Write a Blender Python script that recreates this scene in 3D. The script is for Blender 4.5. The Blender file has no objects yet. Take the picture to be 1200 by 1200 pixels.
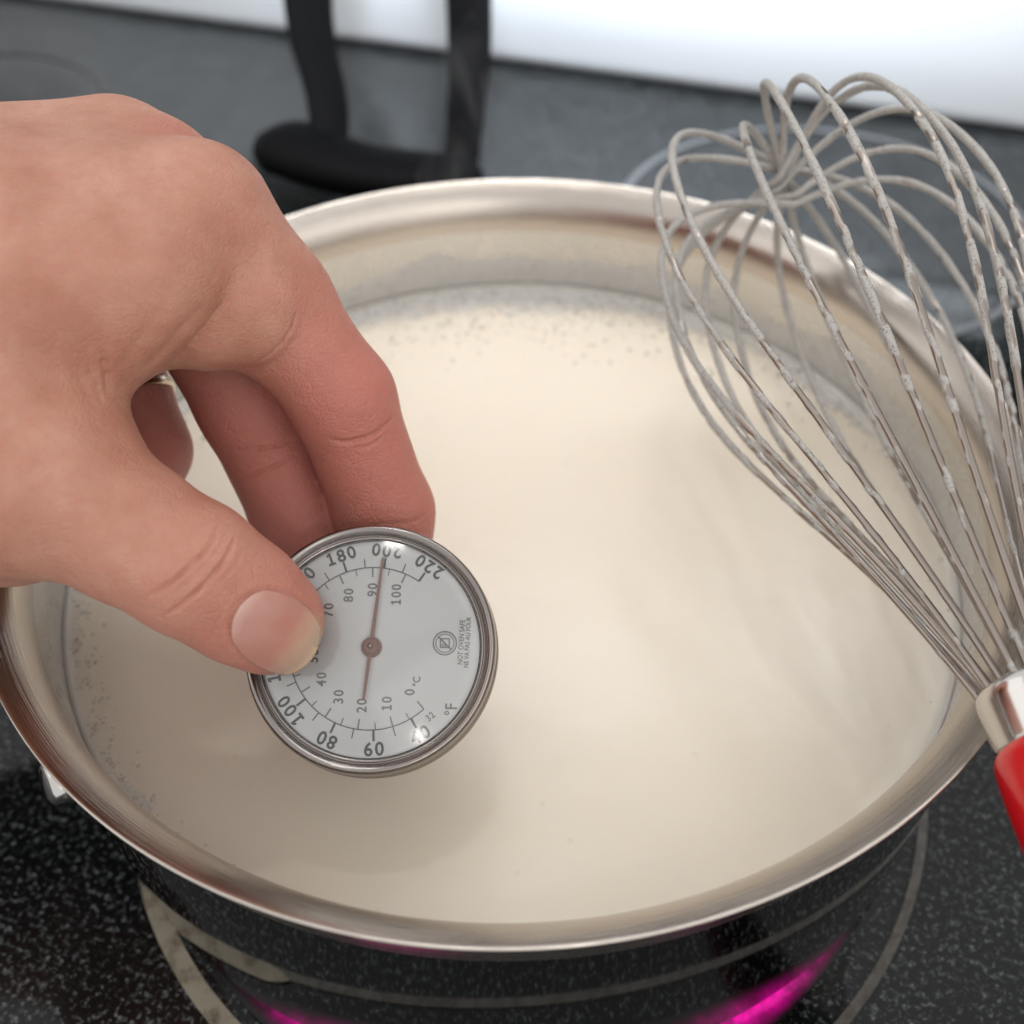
import bpy, bmesh, math, random
import numpy as np
from mathutils import Matrix, Vector
from mathutils.bvhtree import BVHTree

S = bpy.context.scene
COL = S.collection
R = math.radians
random.seed(7)
rng = np.random.default_rng(7)

# ------------------------------------------------------------------ camera
CAM = np.array([0.0, -0.1728163, 0.235262])
PITCH, ROLL, YAW, FPX = 0.80929549, -0.02530254, 0.00357081, 1200.0
FW = np.array([math.sin(YAW)*math.cos(PITCH), math.cos(YAW)*math.cos(PITCH), -math.sin(PITCH)])
_r = np.cross(FW, [0, 0, 1]); _r /= np.linalg.norm(_r)
_u = np.cross(_r, FW)
RT = math.cos(ROLL)*_r + math.sin(ROLL)*_u
UP = -math.sin(ROLL)*_r + math.cos(ROLL)*_u
cd = bpy.data.cameras.new('camera')
cam = bpy.data.objects.new('camera', cd); COL.objects.link(cam)
cam.matrix_world = Matrix(((RT[0], UP[0], -FW[0], CAM[0]), (RT[1], UP[1], -FW[1], CAM[1]),
                           (RT[2], UP[2], -FW[2], CAM[2]), (0, 0, 0, 1)))
cd.sensor_width = 36.0; cd.lens = 36.0; cd.clip_start = 0.01; cd.clip_end = 50.0
cd.dof.use_dof = True; cd.dof.focus_distance = 0.187; cd.dof.aperture_fstop = 11.0
S.camera = cam

# ------------------------------------------------------------------ light and exposure
W = bpy.data.worlds.new('World'); S.world = W; W.use_nodes = True
bg = W.node_tree.nodes['Background']
bg.inputs['Color'].default_value = (0.80, 0.79, 0.78, 1); bg.inputs['Strength'].default_value = 0.92

def area_light(name, loc, target, sx, sy, power, color=(1, 1, 1), shape='RECTANGLE'):
    l = bpy.data.lights.new(name, 'AREA'); l.shape = shape; l.size = sx; l.size_y = sy
    l.energy = power; l.color = color
    o = bpy.data.objects.new(name, l); COL.objects.link(o); o.location = loc
    o.rotation_euler = (Vector(target)-Vector(loc)).to_track_quat('-Z', 'Y').to_euler()
    return o
area_light('hood_light', (0.11, 0.33, 0.55), (0.12, 0.52, 0.12), 0.46, 0.20, 1.6, (0.92, 0.96, 1.0)).data.spread = R(145)
area_light('hood_light', (0.10, 0.19, 0.60), (0.10, 0.50, 0.06), 0.40, 0.12, 1.2, (0.84, 0.92, 1.0)).data.spread = R(62)  # extra narrow lamp added to wash the backsplash with light
area_light('hood_bulb', (0.018, 0.14, 0.78), (0.0, 0.0, 0.08), 0.016, 0.016, 0.14, (1.0, 0.96, 0.90), 'DISK')
area_light('hood_bulb', (-0.024, 0.14, 0.78), (0.0, 0.0, 0.08), 0.016, 0.016, 0.10, (1.0, 0.96, 0.90), 'DISK')
area_light('room_bulb', (0.148, -0.773, 0.616), (0.0, 0.0, 0.08), 0.03, 0.03, 0.16, (1.0, 0.97, 0.92), 'DISK')
area_light('front_fill_light', (0.95, -1.25, 1.15), (0, 0.0, 0.05), 2.2, 1.8, 7.0, (1.0, 0.97, 0.93))  # broad soft fill added from the front to brighten dial and hand
area_light('side_fill_light', (-1.7, 0.2, 1.2), (0, 0.0, 0.05), 2.0, 1.4, 4.0, (1.0, 0.98, 0.96))  # unseen soft fill added from the left

S.view_settings.view_transform = 'Standard'; S.view_settings.look = 'None'
S.view_settings.exposure = 0.24; S.view_settings.gamma = 1.0
S.view_settings.use_curve_mapping = False
S.cycles.use_denoising = True; S.cycles.use_adaptive_sampling = True; S.cycles.adaptive_threshold = 0.035
S.cycles.max_bounces = 5; S.cycles.diffuse_bounces = 2; S.cycles.glossy_bounces = 4; S.cycles.transparent_max_bounces = 8
S.cycles.caustics_reflective = False; S.cycles.caustics_refractive = False

# ------------------------------------------------------------------ helpers
def at(x, y, D):
    """point seen at photo position x, y (1200 px frame) at depth D metres"""
    return CAM + D*(FW + (x-600)/FPX*RT - (y-600)/FPX*UP)
def atz(x, y, z):
    v = FW + (x-600)/FPX*RT - (y-600)/FPX*UP
    return CAM + v*(z-CAM[2])/v[2]
def link(name, me, mat=None, parent=None, smooth=True):
    o = bpy.data.objects.new(name, me); COL.objects.link(o)
    if mat is not None: me.materials.append(mat)
    if smooth: me.polygons.foreach_set('use_smooth', [True]*len(me.polygons))
    if parent is not None: o.parent = parent
    return o
def mesh(name, verts, faces, mat=None, parent=None, smooth=True):
    me = bpy.data.meshes.new(name)
    me.from_pydata([tuple(map(float, v)) for v in verts], [], [tuple(map(int, q)) for q in faces]); me.update()
    return link(name, me, mat, parent, smooth)
def tag(o, label, cat, group=None):
    o['label'] = label; o['category'] = cat
    if group: o['group'] = group
    return o
def empty(name, M=None):
    o = bpy.data.objects.new(name, None); COL.objects.link(o); o.empty_display_size = 0.01
    if M is not None: o.matrix_world = M
    return o
def frame(origin, x, y, z):
    return Matrix(((x[0], y[0], z[0], origin[0]), (x[1], y[1], z[1], origin[1]), (x[2], y[2], z[2], origin[2]), (0, 0, 0, 1)))
def lathe(name, prof, n, mat=None, parent=None, closed=False, smooth=True):
    prof = list(prof); m = len(prof); V = []; F = []
    for i in range(n):
        a = 2*math.pi*i/n; c, s = math.cos(a), math.sin(a)
        V += [(r*c, r*s, z) for r, z in prof]
    for i in range(n):
        j = (i+1) % n
        for k in range(m if closed else m-1):
            l = (k+1) % m
            F.append((i*m+k, j*m+k, j*m+l, i*m+l))
    o = mesh(name, V, F, mat, parent, smooth)
    bm = bmesh.new(); bm.from_mesh(o.data); bmesh.ops.remove_doubles(bm, verts=bm.verts, dist=1e-6)
    bmesh.ops.recalc_face_normals(bm, faces=bm.faces); bm.to_mesh(o.data); bm.free()
    if smooth: o.data.polygons.foreach_set('use_smooth', [True]*len(o.data.polygons))
    return o
def rounded(prof, seg=4, rad=0.0008):
    """round the inner corners of an open polyline"""
    P = [np.array(p, float) for p in prof]; out = [P[0]]
    for a, b, c in zip(P[:-2], P[1:-1], P[2:]):
        da, dc = a-b, c-b; la, lc = np.linalg.norm(da), np.linalg.norm(dc)
        q = min(rad, la*.45, lc*.45); s, e = b+da/la*q, b+dc/lc*q
        for t in np.linspace(0, 1, seg+1): out.append((1-t)**2*s+2*t*(1-t)*b+t*t*e)
    out.append(P[-1]); return [tuple(p) for p in out]
def frames_along(P):
    T = np.gradient(P, axis=0); T /= np.linalg.norm(T, axis=1)[:, None]
    n = np.cross(T[0], [0.3, 0.2, 1.0]); n /= np.linalg.norm(n); N = []
    for t in T:
        n = n - t*(n@t); n /= np.linalg.norm(n); N.append(n)
    N = np.array(N); return T, N, np.cross(T, N)
def tube(name, P, rad, seg, mat=None, parent=None, caps=True, flat=(1, 1)):
    P = np.asarray(P, float); rad = np.broadcast_to(np.asarray(rad, float).reshape(len(rad), -1) if np.ndim(rad) else np.full((len(P), 1), rad), (len(P), seg))
    T, N, B = frames_along(P); a = np.arange(seg)*2*np.pi/seg
    V = (P[:, None, :] + rad[:, :, None]*(np.cos(a)[None, :, None]*N[:, None, :]*flat[0] + np.sin(a)[None, :, None]*B[:, None, :]*flat[1])).reshape(-1, 3)
    F = [(i*seg+k, i*seg+(k+1) % seg, (i+1)*seg+(k+1) % seg, (i+1)*seg+k) for i in range(len(P)-1) for k in range(seg)]
    if caps: F += [tuple(range(seg))[::-1], tuple((len(P)-1)*seg+k for k in range(seg))]
    return mesh(name, V, F, mat, parent)
def spline(P, n):
    P = np.asarray(P, float); Q = np.vstack([2*P[0]-P[1], P, 2*P[-1]-P[-2]]); out = []
    m = len(P)-1
    for t in np.linspace(0, m-1e-9, n):
        i = int(t); u = t-i; a, b, c, d = Q[i], Q[i+1], Q[i+2], Q[i+3]
        out.append(.5*((2*b)+(-a+c)*u+(2*a-5*b+4*c-d)*u*u+(-a+3*b-3*c+d)*u**3))
    return np.array(out)

# ------------------------------------------------------------------ materials
class NT:
    def __init__(s, name):
        s.m = bpy.data.materials.new(name); s.m.use_nodes = True; s.t = s.m.node_tree
        s.t.nodes.clear(); s.out = s.t.nodes.new('ShaderNodeOutputMaterial')
    def n(s, typ, ins=None, **kw):
        x = s.t.nodes.new(typ)
        for k, v in kw.items(): setattr(x, k, v)
        for k, v in (ins or {}).items():
            if isinstance(v, bpy.types.NodeSocket): s.t.links.new(v, x.inputs[k])
            else: x.inputs[k].default_value = v
        return x
    def ramp(s, fac, stops, interp='LINEAR'):
        x = s.n('ShaderNodeValToRGB', {'Fac': fac}); cr = x.color_ramp; cr.interpolation = interp
        while len(cr.elements) < len(stops): cr.elements.new(0.5)
        for e, (p, c) in zip(cr.elements, stops):
            e.position = p; e.color = c if len(c) == 4 else (*c, 1)
        return x.outputs['Color']
    def mix(s, fac, a, b, blend='MIX'):
        x = s.t.nodes.new('ShaderNodeMix'); x.data_type = 'RGBA'; x.blend_type = blend
        for k, v in ((0, fac), (6, a), (7, b)):
            if isinstance(v, bpy.types.NodeSocket): s.t.links.new(v, x.inputs[k])
            else: x.inputs[k].default_value = v if not (isinstance(v, tuple) and len(v) == 3) else (*v, 1)
        return x.outputs[2]
    def math(s, op, a, b=0.0, clamp=False):
        x = s.n('ShaderNodeMath', {0: a, 1: b}, operation=op, use_clamp=clamp); return x.outputs[0]
    def bsdf(s, **kw):
        nm = {'color': 'Base Color', 'rough': 'Roughness', 'metal': 'Metallic', 'normal': 'Normal', 'spec': 'Specular IOR Level',
              'coat': 'Coat Weight', 'coat_rough': 'Coat Roughness', 'sss': 'Subsurface Weight', 'sss_r': 'Subsurface Radius', 'sss_s': 'Subsurface Scale',
              'aniso': 'Anisotropic', 'trans': 'Transmission Weight', 'ior': 'IOR', 'emit': 'Emission Color', 'emit_s': 'Emission Strength', 'alpha': 'Alpha', 'tangent': 'Tangent'}
        ins = {}
        for k, v in kw.items():
            if isinstance(v, tuple) and len(v) == 3 and k in ('color', 'emit'): v = (*v, 1)
            ins[nm[k]] = v
        return s.n('ShaderNodeBsdfPrincipled', ins).outputs[0]
    def surf(s, sh): s.t.links.new(sh, s.out.inputs['Surface']); return s.m
    def obj(s): return s.n('ShaderNodeTexCoord').outputs['Object']
    def noise(s, vec, scale, detail=3.0, rough=0.55, dist=0.0):
        return s.n('ShaderNodeTexNoise', {'Vector': vec, 'Scale': scale, 'Detail': detail, 'Roughness': rough, 'Distortion': dist}).outputs['Fac']
    def scale(s, vec, v): return s.n('ShaderNodeMapping', {'Vector': vec, 'Scale': v}).outputs[0]
    def bump(s, h, strength, dist, normal=None):
        ins = {'Height': h, 'Strength': strength, 'Distance': dist}
        if normal is not None: ins['Normal'] = normal
        return s.n('ShaderNodeBump', ins).outputs[0]

def mat_plain(name, color, rough=0.5, metal=0.0, **kw):
    t = NT(name); return t.surf(t.bsdf(color=color, rough=rough, metal=metal, **kw))

def mat_steel(name, color, rough, brush=0.0, scale=900):
    t = NT(name); co = t.obj()
    n1 = t.noise(co, 60, 4); n2 = t.noise(t.scale(co, (1, 1, 30)), 60, 3)
    rr = t.math('ADD', t.math('MULTIPLY', n1, rough*.7), rough*.65)
    c = t.mix(t.math('MULTIPLY', n2, .35), (*color, 1), (color[0]*.8, color[1]*.77, color[2]*.74, 1))
    kw = {}
    if brush:
        # fine circular brushing: noise in radius / height only
        sx = t.n('ShaderNodeSeparateXYZ', {'Vector': co})
        rad = t.math('SQRT', t.math('ADD', t.math('MULTIPLY', sx.outputs[0], sx.outputs[0]), t.math('MULTIPLY', sx.outputs[1], sx.outputs[1])))
        cv = t.n('ShaderNodeCombineXYZ', {0: t.math('MULTIPLY', rad, 1.0), 1: sx.outputs[2], 2: t.math('MULTIPLY', sx.outputs[0], .01)}).outputs[0]
        kw['normal'] = t.bump(t.noise(cv, scale*4, 2), brush, 0.0003)
    return t.surf(t.bsdf(color=c, rough=rr, metal=1.0, **kw))

# stove glass: black ceramic with pale flecks
def mat_glass_top():
    t = NT('speckled_ceramic_glass'); co = t.obj()
    n0 = t.noise(co, 640, 4, .72, .15); n1 = t.noise(co, 1500, 2, .6); n2 = t.noise(co, 60, 2)
    f = t.ramp(t.math('ADD', n0, t.math('MULTIPLY', t.math('SUBTRACT', n2, .5), .10)), [(0.53, (0, 0, 0)), (0.66, (1, 1, 1))])
    f = t.math('MULTIPLY', f, t.ramp(n1, [(0.38, (.15, .15, .15)), (0.6, (1, 1, 1))]))
    c = t.mix(f, (0.0035, 0.0045, 0.005, 1), (0.19, 0.21, 0.215, 1))
    sm = t.noise(co, 14, 5, .6)
    rr = t.math('ADD', t.math('MULTIPLY', sm, .08), .03)
    return t.surf(t.bsdf(color=c, rough=rr, ior=1.41))
M_glass = mat_glass_top()
M_enamel = mat_plain('white_enamel', (0.83, 0.87, 0.92), 0.16, coat=0.3)
M_seam = mat_plain('dark_seam', (0.02, 0.02, 0.022), 0.4)
M_steel_out = mat_steel('polished_steel', (0.20, 0.205, 0.21), 0.05)
M_rim = mat_steel('brushed_rim_steel', (0.58, 0.53, 0.48), 0.22, 0.25)
M_bezel = mat_steel('thermometer_steel', (0.33, 0.30, 0.285), 0.17, 0.0)
M_bright = mat_steel('polished_ferrule', (0.66, 0.64, 0.62), 0.14, 0.0)
M_wire = mat_steel('whisk_steel', (0.66, 0.62, 0.59), 0.18)
M_black = mat_plain('black_nylon', (0.003, 0.003, 0.0035), 0.6, spec=.06)

# ------------------------------------------------------------------ stove
wl, wr = atz(250, 30, 0.0), atz(1200, 158, 0.0)
ux = (wr-wl); ux[2] = 0; ux /= np.linalg.norm(ux)
uy = np.array([-ux[1], ux[0], 0.0])                       # away from the viewer
wo = wl + ux*0.22
STOVE = frame((wo[0], wo[1], 0), ux, uy, np.array([0, 0, 1.0]))
SI = STOVE.inverted()
def box_verts(x0, x1, y0, y1, z0, z1):
    return [(x0, y0, z0), (x1, y0, z0), (x1, y1, z0), (x0, y1, z0), (x0, y0, z1), (x1, y0, z1), (x1, y1, z1), (x0, y1, z1)]
BOXF = [(0, 3, 2, 1), (4, 5, 6, 7), (0, 1, 5, 4), (1, 2, 6, 5), (2, 3, 7, 6), (3, 0, 4, 7)]
st = mesh('stovetop', box_verts(-0.9, 0.9, -0.62, 0.0, -0.006, 0.0), BOXF, M_glass, None, False)
st.matrix_world = STOVE; st['kind'] = 'structure'
# backguard: white enamel panel, rounded foot, leaning back a little
pf = [(0.0035, 0.0012), (0.0015, 0.003), (0.0004, 0.008), (0.001, 0.03), (0.006, 0.06), (0.014, 0.09), (0.024, 0.115), (0.034, 0.14), (0.042, 0.19), (0.046, 0.26)]
pf = [tuple(p) for p in spline([(a, b, 0) for a, b in pf], 40)[:, :2]]
ring = pf + [(0.09, 0.26), (0.09, 0.0012)]
V = [(-0.9, y, z) for y, z in ring] + [(0.9, y, z) for y, z in ring]
m = len(ring)
Fc = [(k, (k+1) % m, m+(k+1) % m, m+k) for k in range(m)] + [tuple(range(m))[::-1], tuple(range(m, 2*m))]
bgd = mesh('backsplash', V, Fc, M_enamel, None, True); bgd.matrix_world = STOVE; bgd['kind'] = 'structure'
pq = [(y-.0022, z) for y, z in pf if z > .098]
pr = pq+[(y+.0015, z) for y, z in pq[::-1]]; m2 = len(pr)
cp = mesh('unseen_dark_panel', [(-0.89, y, z) for y, z in pr]+[(0.89, y, z) for y, z in pr], [(k, (k+1) % m2, m2+(k+1) % m2, m2+k) for k in range(m2)]+[tuple(range(m2))[::-1], tuple(range(m2, 2*m2))], mat_plain('black_panel_glass', (0.006, 0.006, 0.007), .12), None, False)
cp.parent = bgd  # unseen black panel added for its dark reflection in the stove glass
e = mesh('seam_strip', box_verts(-0.9, 0.9, 0.0006, 0.08, -0.006, 0.0010), BOXF, M_seam, None, False)
e.parent = bgd
# printed burner rings and glowing element
def arc_sheet(name, c, r0, r1, a0, a1, z, mat, parent, n=160, taper=0.0):
    V = []; F = []
    for i in range(n+1):
        t = i/n; a = a0+(a1-a0)*t
        w = 1.0 if not taper else min(1, t/taper, (1-t)/taper)**.7
        rm = (r0+r1)/2; q0, q1 = rm+(r0-rm)*w, rm+(r1-rm)*w
        V += [(c[0]+q0*math.cos(a), c[1]+q0*math.sin(a), z), (c[0]+q1*math.cos(a), c[1]+q1*math.sin(a), z)]
    F = [(2*i, 2*i+1, 2*i+3, 2*i+2) for i in range(n)]
    o = mesh(name, V, F, mat, None, False)
    o.parent = parent; o.matrix_parent_inverse = parent.matrix_world.inverted()
    return o
def mat_ring():
    t = NT('printed_ring_grey'); co = t.obj()
    n = t.noise(co, 380, 5, .7)
    c = t.mix(t.ramp(n, [(0.40, (0, 0, 0)), (0.62, (1, 1, 1))]), (0.07, 0.063, 0.052, 1), (0.14, 0.13, 0.115, 1))
    return t.surf(t.bsdf(color=c, rough=.45))
def mat_ring_burnt():
    t = NT('scorched_ring'); co = t.obj()
    n = t.noise(co, 160, 4, .65); n2 = t.noise(co, 700, 3)
    c = t.ramp(t.math('ADD', n, t.math('MULTIPLY', n2, .12)), [(0.36, (0.05, 0.033, 0.02)), (0.47, (0.16, 0.13, 0.09)), (0.58, (0.25, 0.22, 0.165)), (0.8, (0.30, 0.27, 0.21))])
    return t.surf(t.bsdf(color=c, rough=.5))
def mat_glow():
    t = NT('red_hot_element'); co = t.obj()
    n = t.noise(co, 300, 3, .6)
    at_ = t.n('ShaderNodeAttribute', attribute_name='element_heat').outputs['Fac']
    st_ = t.math('MULTIPLY', t.math('POWER', at_, 1.6), t.math('MULTIPLY', t.ramp(n, [(0.3, (.25, .25, .25)), (0.65, (1, 1, 1))]), 1.6))
    em = t.n('ShaderNodeEmission', {'Color': (1.0, 0.0, 0.42, 1), 'Strength': t.math('MULTIPLY', st_, 1.6)}).outputs[0]
    return t.surf(t.n('ShaderNodeAddShader', {0: t.bsdf(color=(0.008, 0.007, 0.008), rough=.15), 1: em}).outputs[0])
BC = (0.0029, -0.0250)
st.matrix_world = STOVE
bpy.context.view_layer.update()
arc_sheet('burner_ring', BC, 0.1000, 0.1022, 0, 2*math.pi, 0.0006, mat_ring(), st, 240)
arc_sheet('scorched_ring', BC, 0.0978, 0.1022, R(203), R(233), 0.0010, mat_ring_burnt(), st, 60, .12)
def glow_arc(a0, a1, peak, r0, r1):
    n, q = 80, 10; V = []; F = []; H = []
    for i in range(n+1):
        t = i/n; a = a0+(a1-a0)*t
        for k in range(q+1):
            r = r0+(r1-r0)*k/q; V.append((BC[0]+r*math.cos(a), BC[1]+r*math.sin(a), 0.0014))
            H.append(max(0, math.exp(-((t-peak)/.33)**2)*(1-(k/q)**2)*min(1, 4*t, 4*(1-t))))
    F = [(i*(q+1)+k, i*(q+1)+k+1, (i+1)*(q+1)+k+1, (i+1)*(q+1)+k) for i in range(n) for k in range(q)]
    o = mesh('heating_element', V, F, M_glow, None, True)
    o.data.attributes.new('element_heat', 'FLOAT', 'POINT').data.foreach_set('value', H)
    o.parent = st; o.matrix_parent_inverse = st.matrix_world.inverted(); return o
M_glow = mat_glow()
glow_arc(R(283), R(333), .42, 0.078, 0.0926)
glow_arc(R(220), R(266), .50, 0.078, 0.0950)
M_ringfar = mat_plain('pale_printed_ring', (0.13, 0.135, 0.145), .3)
M_ringdark = mat_plain('dark_printed_ring', (0.035, 0.033, 0.03), .4)
for (px, py, r, mr) in ((960, 262, 0.088, M_ringfar), (-60, 135, 0.078, M_ringdark)):
    c = atz(px, py, 0.0)
    arc_sheet('burner_ring', (c[0], c[1]), r-.0035, r, 0, 2*math.pi, 0.0006, mr, st, 160)

# ------------------------------------------------------------------ saucepan
pan = empty('saucepan', Matrix.Translation((0, 0, 0.0)))
tag(pan, 'round stainless steel saucepan full of hot milk on the glowing burner', 'saucepan')
def mat_pan_inside():
    t = NT('steel_inside_with_milk_film'); co = t.obj()
    sx = t.n('ShaderNodeSeparateXYZ', {'Vector': co})
    ang = t.math('ARCTAN2', sx.outputs[1], sx.outputs[0])
    cv = t.n('ShaderNodeCombineXYZ', {0: t.math('MULTIPLY', ang, 1.0), 1: 0.0, 2: 0.0}).outputs[0]
    wave = t.noise(cv, 3.2, 2.0, .5)
    lim = t.math('ADD', 0.0475, t.math('MULTIPLY', wave, 0.022))
    film = t.math('MULTIPLY', t.math('SUBTRACT', lim, sx.outputs[2]), 900.0, True)
    n = t.noise(co, 220, 4, .65)
    steel = t.bsdf(color=(0.62, 0.605, 0.58), metal=1.0, rough=t.math('ADD', .22, t.math('MULTIPLY', n, .12)))
    milk = t.bsdf(color=t.mix(n, (0.54, 0.525, 0.495, 1), (0.68, 0.665, 0.635, 1)), metal=0.0, rough=.42)
    mx = t.n('ShaderNodeMixShader', {0: t.math('MULTIPLY', film, .85), 1: steel, 2: milk})
    return t.surf(mx.outputs[0])
zr = 0.08
lathe('wall', rounded([(0.0, 0.0018), (0.1095, 0.0018), (0.1117, 0.0055), (0.1117, 0.0668)], 4, .003), 192, M_steel_out, pan)
lathe('inside_wall', rounded([(0.1072, 0.0668), (0.1072, 0.006), (0.0, 0.006)], 5, .006), 192, mat_pan_inside(), pan)
lip = spline([(0.1117, 0.0668, 0), (0.1119, 0.0700, 0), (0.1129, 0.0742, 0), (0.1140, 0.0775, 0), (0.1149, 0.0796, 0)], 14)[:, :2].tolist()
lip += [(0.11505, 0.07990), (0.11500, 0.08015), (0.11475, 0.08025)]
lip += spline([(0.1144, 0.0801, 0), (0.1128, 0.0790, 0), (0.1108, 0.0773, 0), (0.1090, 0.0751, 0), (0.1078, 0.0722, 0), (0.1073, 0.0695, 0), (0.1072, 0.0668, 0)], 18)[:, :2].tolist()
lathe('rim', lip, 256, M_rim, pan)
# small polished handle lug riveted below the rim, front left
a = math.atan2(-0.0745, -0.0905)
lp = [((0.1110+.0*k)+d, 0.058+z) for k, (d, z) in enumerate([(0, 0), (0.0018, 0.0003), (0.0035, 0.001), (0.0050, .0016)])]
P = np.array([(r*math.cos(a), r*math.sin(a), z) for r, z in lp])
tube('handle_lug', np.vstack([P, P[-1]+(P[-1]-P[-2])*.25, P[-1]+(P[-1]-P[-2])*.35]), np.array([.0048, .0047, .0045, .0040, .0028, .0006]), 20, M_bright, pan)

# ------------------------------------------------------------------ milk
def mat_milk():
    t = NT('warm_milk'); co = t.obj()
    n = t.noise(co, 26, 4, .6); n2 = t.noise(co, 420, 2)
    c = t.mix(n, (0.89, 0.785, 0.655, 1), (0.92, 0.825, 0.70, 1))
    sp = t.n('ShaderNodeTexVoronoi', {'Vector': co, 'Scale': 190.0}); pk = t.n('ShaderNodeSeparateColor', {0: sp.outputs['Color']}).outputs[0]
    dot = t.math('MULTIPLY', t.math('GREATER_THAN', pk, .86), t.math('LESS_THAN', sp.outputs['Distance'], .13))
    c = t.mix(t.math('MULTIPLY', dot, .12), c, (0.55, 0.47, 0.36, 1))
    nb = t.bump(t.noise(co, 40, 3, .5), .12, .004)
    return t.surf(t.bsdf(color=c, rough=.24, spec=.5, normal=nb, sss=.8, sss_r=(1.0, .92, .80), sss_s=.006))
prof = [(0.0, 0.0470), (0.03, 0.0470), (0.06, 0.0470), (0.09, 0.0470), (0.101, 0.0470), (0.1047, 0.0472), (0.1062, 0.0476), (0.10705, 0.0484), (0.10712, 0.047), (0.10712, 0.012), (0.100, 0.0066), (0.0, 0.0066)]
milk = lathe('milk', prof, 160, mat_milk(), None)
tag(milk, 'cream coloured warm milk filling the saucepan', 'milk')
# foam bubbles at the edge of the milk
def mat_bubble():
    t = NT('bubble_film')
    fr = t.n('ShaderNodeLayerWeight', {'Blend': .35}).outputs['Facing']
    tr = t.n('ShaderNodeBsdfTransparent', {'Color': (0.93, 0.925, 0.91, 1)}).outputs[0]
    gl = t.bsdf(color=(0.80, 0.785, 0.755), rough=.15)
    return t.surf(t.n('ShaderNodeMixShader', {0: t.math('ADD', .25, t.math('MULTIPLY', fr, .6)), 1: tr, 2: gl}).outputs[0])
V = []; F = []
def dome(c, r, seg=10, rings=4):
    b = len(V)
    for i in range(rings):
        p = math.pi/2*i/rings
        for k in range(seg):
            a = 2*math.pi*k/seg; V.append((c[0]+r*math.cos(p)*math.cos(a), c[1]+r*math.cos(p)*math.sin(a), c[2]+r*.75*math.sin(p)))
    V.append((c[0], c[1], c[2]+r*.75)); top = len(V)-1
    for i in range(rings-1):
        for k in range(seg): F.append((b+i*seg+k, b+i*seg+(k+1) % seg, b+(i+1)*seg+(k+1) % seg, b+(i+1)*seg+k))
    for k in range(seg): F.append((b+(rings-1)*seg+k, b+(rings-1)*seg+(k+1) % seg, top))
for i in range(2600):
    a = random.gauss(R(92), R(36)) if random.random() < .84 else random.gauss(R(198), R(20))
    back = max(0.0, math.sin(a))
    r = 0.1064 - abs(random.gauss(0, .0030 + .0105*back))
    rr = min(.0010 if back > .3 else .0006, .00026*math.exp(random.gauss(0, .6)))
    if r + rr > .1067: r = .1067-rr
    dome((r*math.cos(a), r*math.sin(a), .0471), rr, 10, 4)
nb_ = len(F)
# lacy froth sheet the bubbles sit in, widest along the far wall
na, nr = 240, 10; fo = []
for i in range(na+1):
    a = R(-10)+R(235)*i/na
    w = .0015+.0150*max(0, math.sin(a))**1.5+.0025*math.sin(5*a)+.0016*math.sin(13*a+1)
    w = max(w, .0008)
    for k in range(nr+1):
        r = .1068-w*k/nr; V.append((r*math.cos(a), r*math.sin(a), .04728)); fo.append(1-k/nr)
b0 = len(V)-len(fo)
F += [(b0+i*(nr+1)+k, b0+(i+1)*(nr+1)+k, b0+(i+1)*(nr+1)+k+1, b0+i*(nr+1)+k+1) for i in range(na) for k in range(nr)]
foam = mesh('foam', V, F, mat_bubble(), None, True)
def mat_froth():
    t = NT('froth_film'); co = t.obj()
    d = t.n('ShaderNodeAttribute', attribute_name='froth').outputs['Fac']
    n = t.noise(co, 260, 5, .7); n2 = t.noise(co, 60, 3)
    f = t.ramp(t.math('ADD', t.math('MULTIPLY', d, .55), t.math('ADD', t.math('MULTIPLY', n, .5), t.math('MULTIPLY', n2, .35))), [(0.50, (0, 0, 0)), (0.80, (.8, .8, .8))])
    tr = t.n('ShaderNodeBsdfTransparent').outputs[0]
    sh = t.bsdf(color=t.mix(n, (0.76, 0.755, 0.74, 1), (0.93, 0.925, 0.91, 1)), rough=.45, normal=t.bump(n, .5, .0006))
    return t.surf(t.n('ShaderNodeMixShader', {0: f, 1: tr, 2: sh}).outputs[0])
foam.data.materials.append(mat_froth())
foam.data.polygons.foreach_set('material_index', [0]*nb_+[1]*(len(F)-nb_))
foam.data.attributes.new('froth', 'FLOAT', 'POINT').data.foreach_set('value', [0.0]*b0+fo)
foam['kind'] = 'stuff'; tag(foam, 'thin ring of small foam bubbles along the edge of the milk', 'foam')

# ------------------------------------------------------------------ thermometer
TC = at(434.5, 757.5, 0.189)
ray = (TC-CAM)/np.linalg.norm(TC-CAM)
ex = RT-ray*(RT@ray); ex /= np.linalg.norm(ex); ey = np.cross(ex, ray); ey /= np.linalg.norm(ey)
if ey@UP < 0: ey = -ey
tilt = R(10)
dlr = (ex*.68-ey*.73); dlr /= np.linalg.norm(dlr)             # lower right in the picture
nz = -(ray*math.cos(tilt)+dlr*math.sin(tilt))                   # dial normal, towards the viewer and up-left
tx = RT-nz*(RT@nz); tx /= np.linalg.norm(tx); ty = np.cross(nz, tx)
TM = frame(TC, tx, ty, nz)
thermo = empty('dial_thermometer', TM)
tag(thermo, 'round dial thermometer with steel bezel pinched between thumb and fingers', 'thermometer')
RD = 0.0215
thermo.scale = (1.025, 1.025, 1.025)
def on_thermo(o): o.parent = thermo; return o
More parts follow.
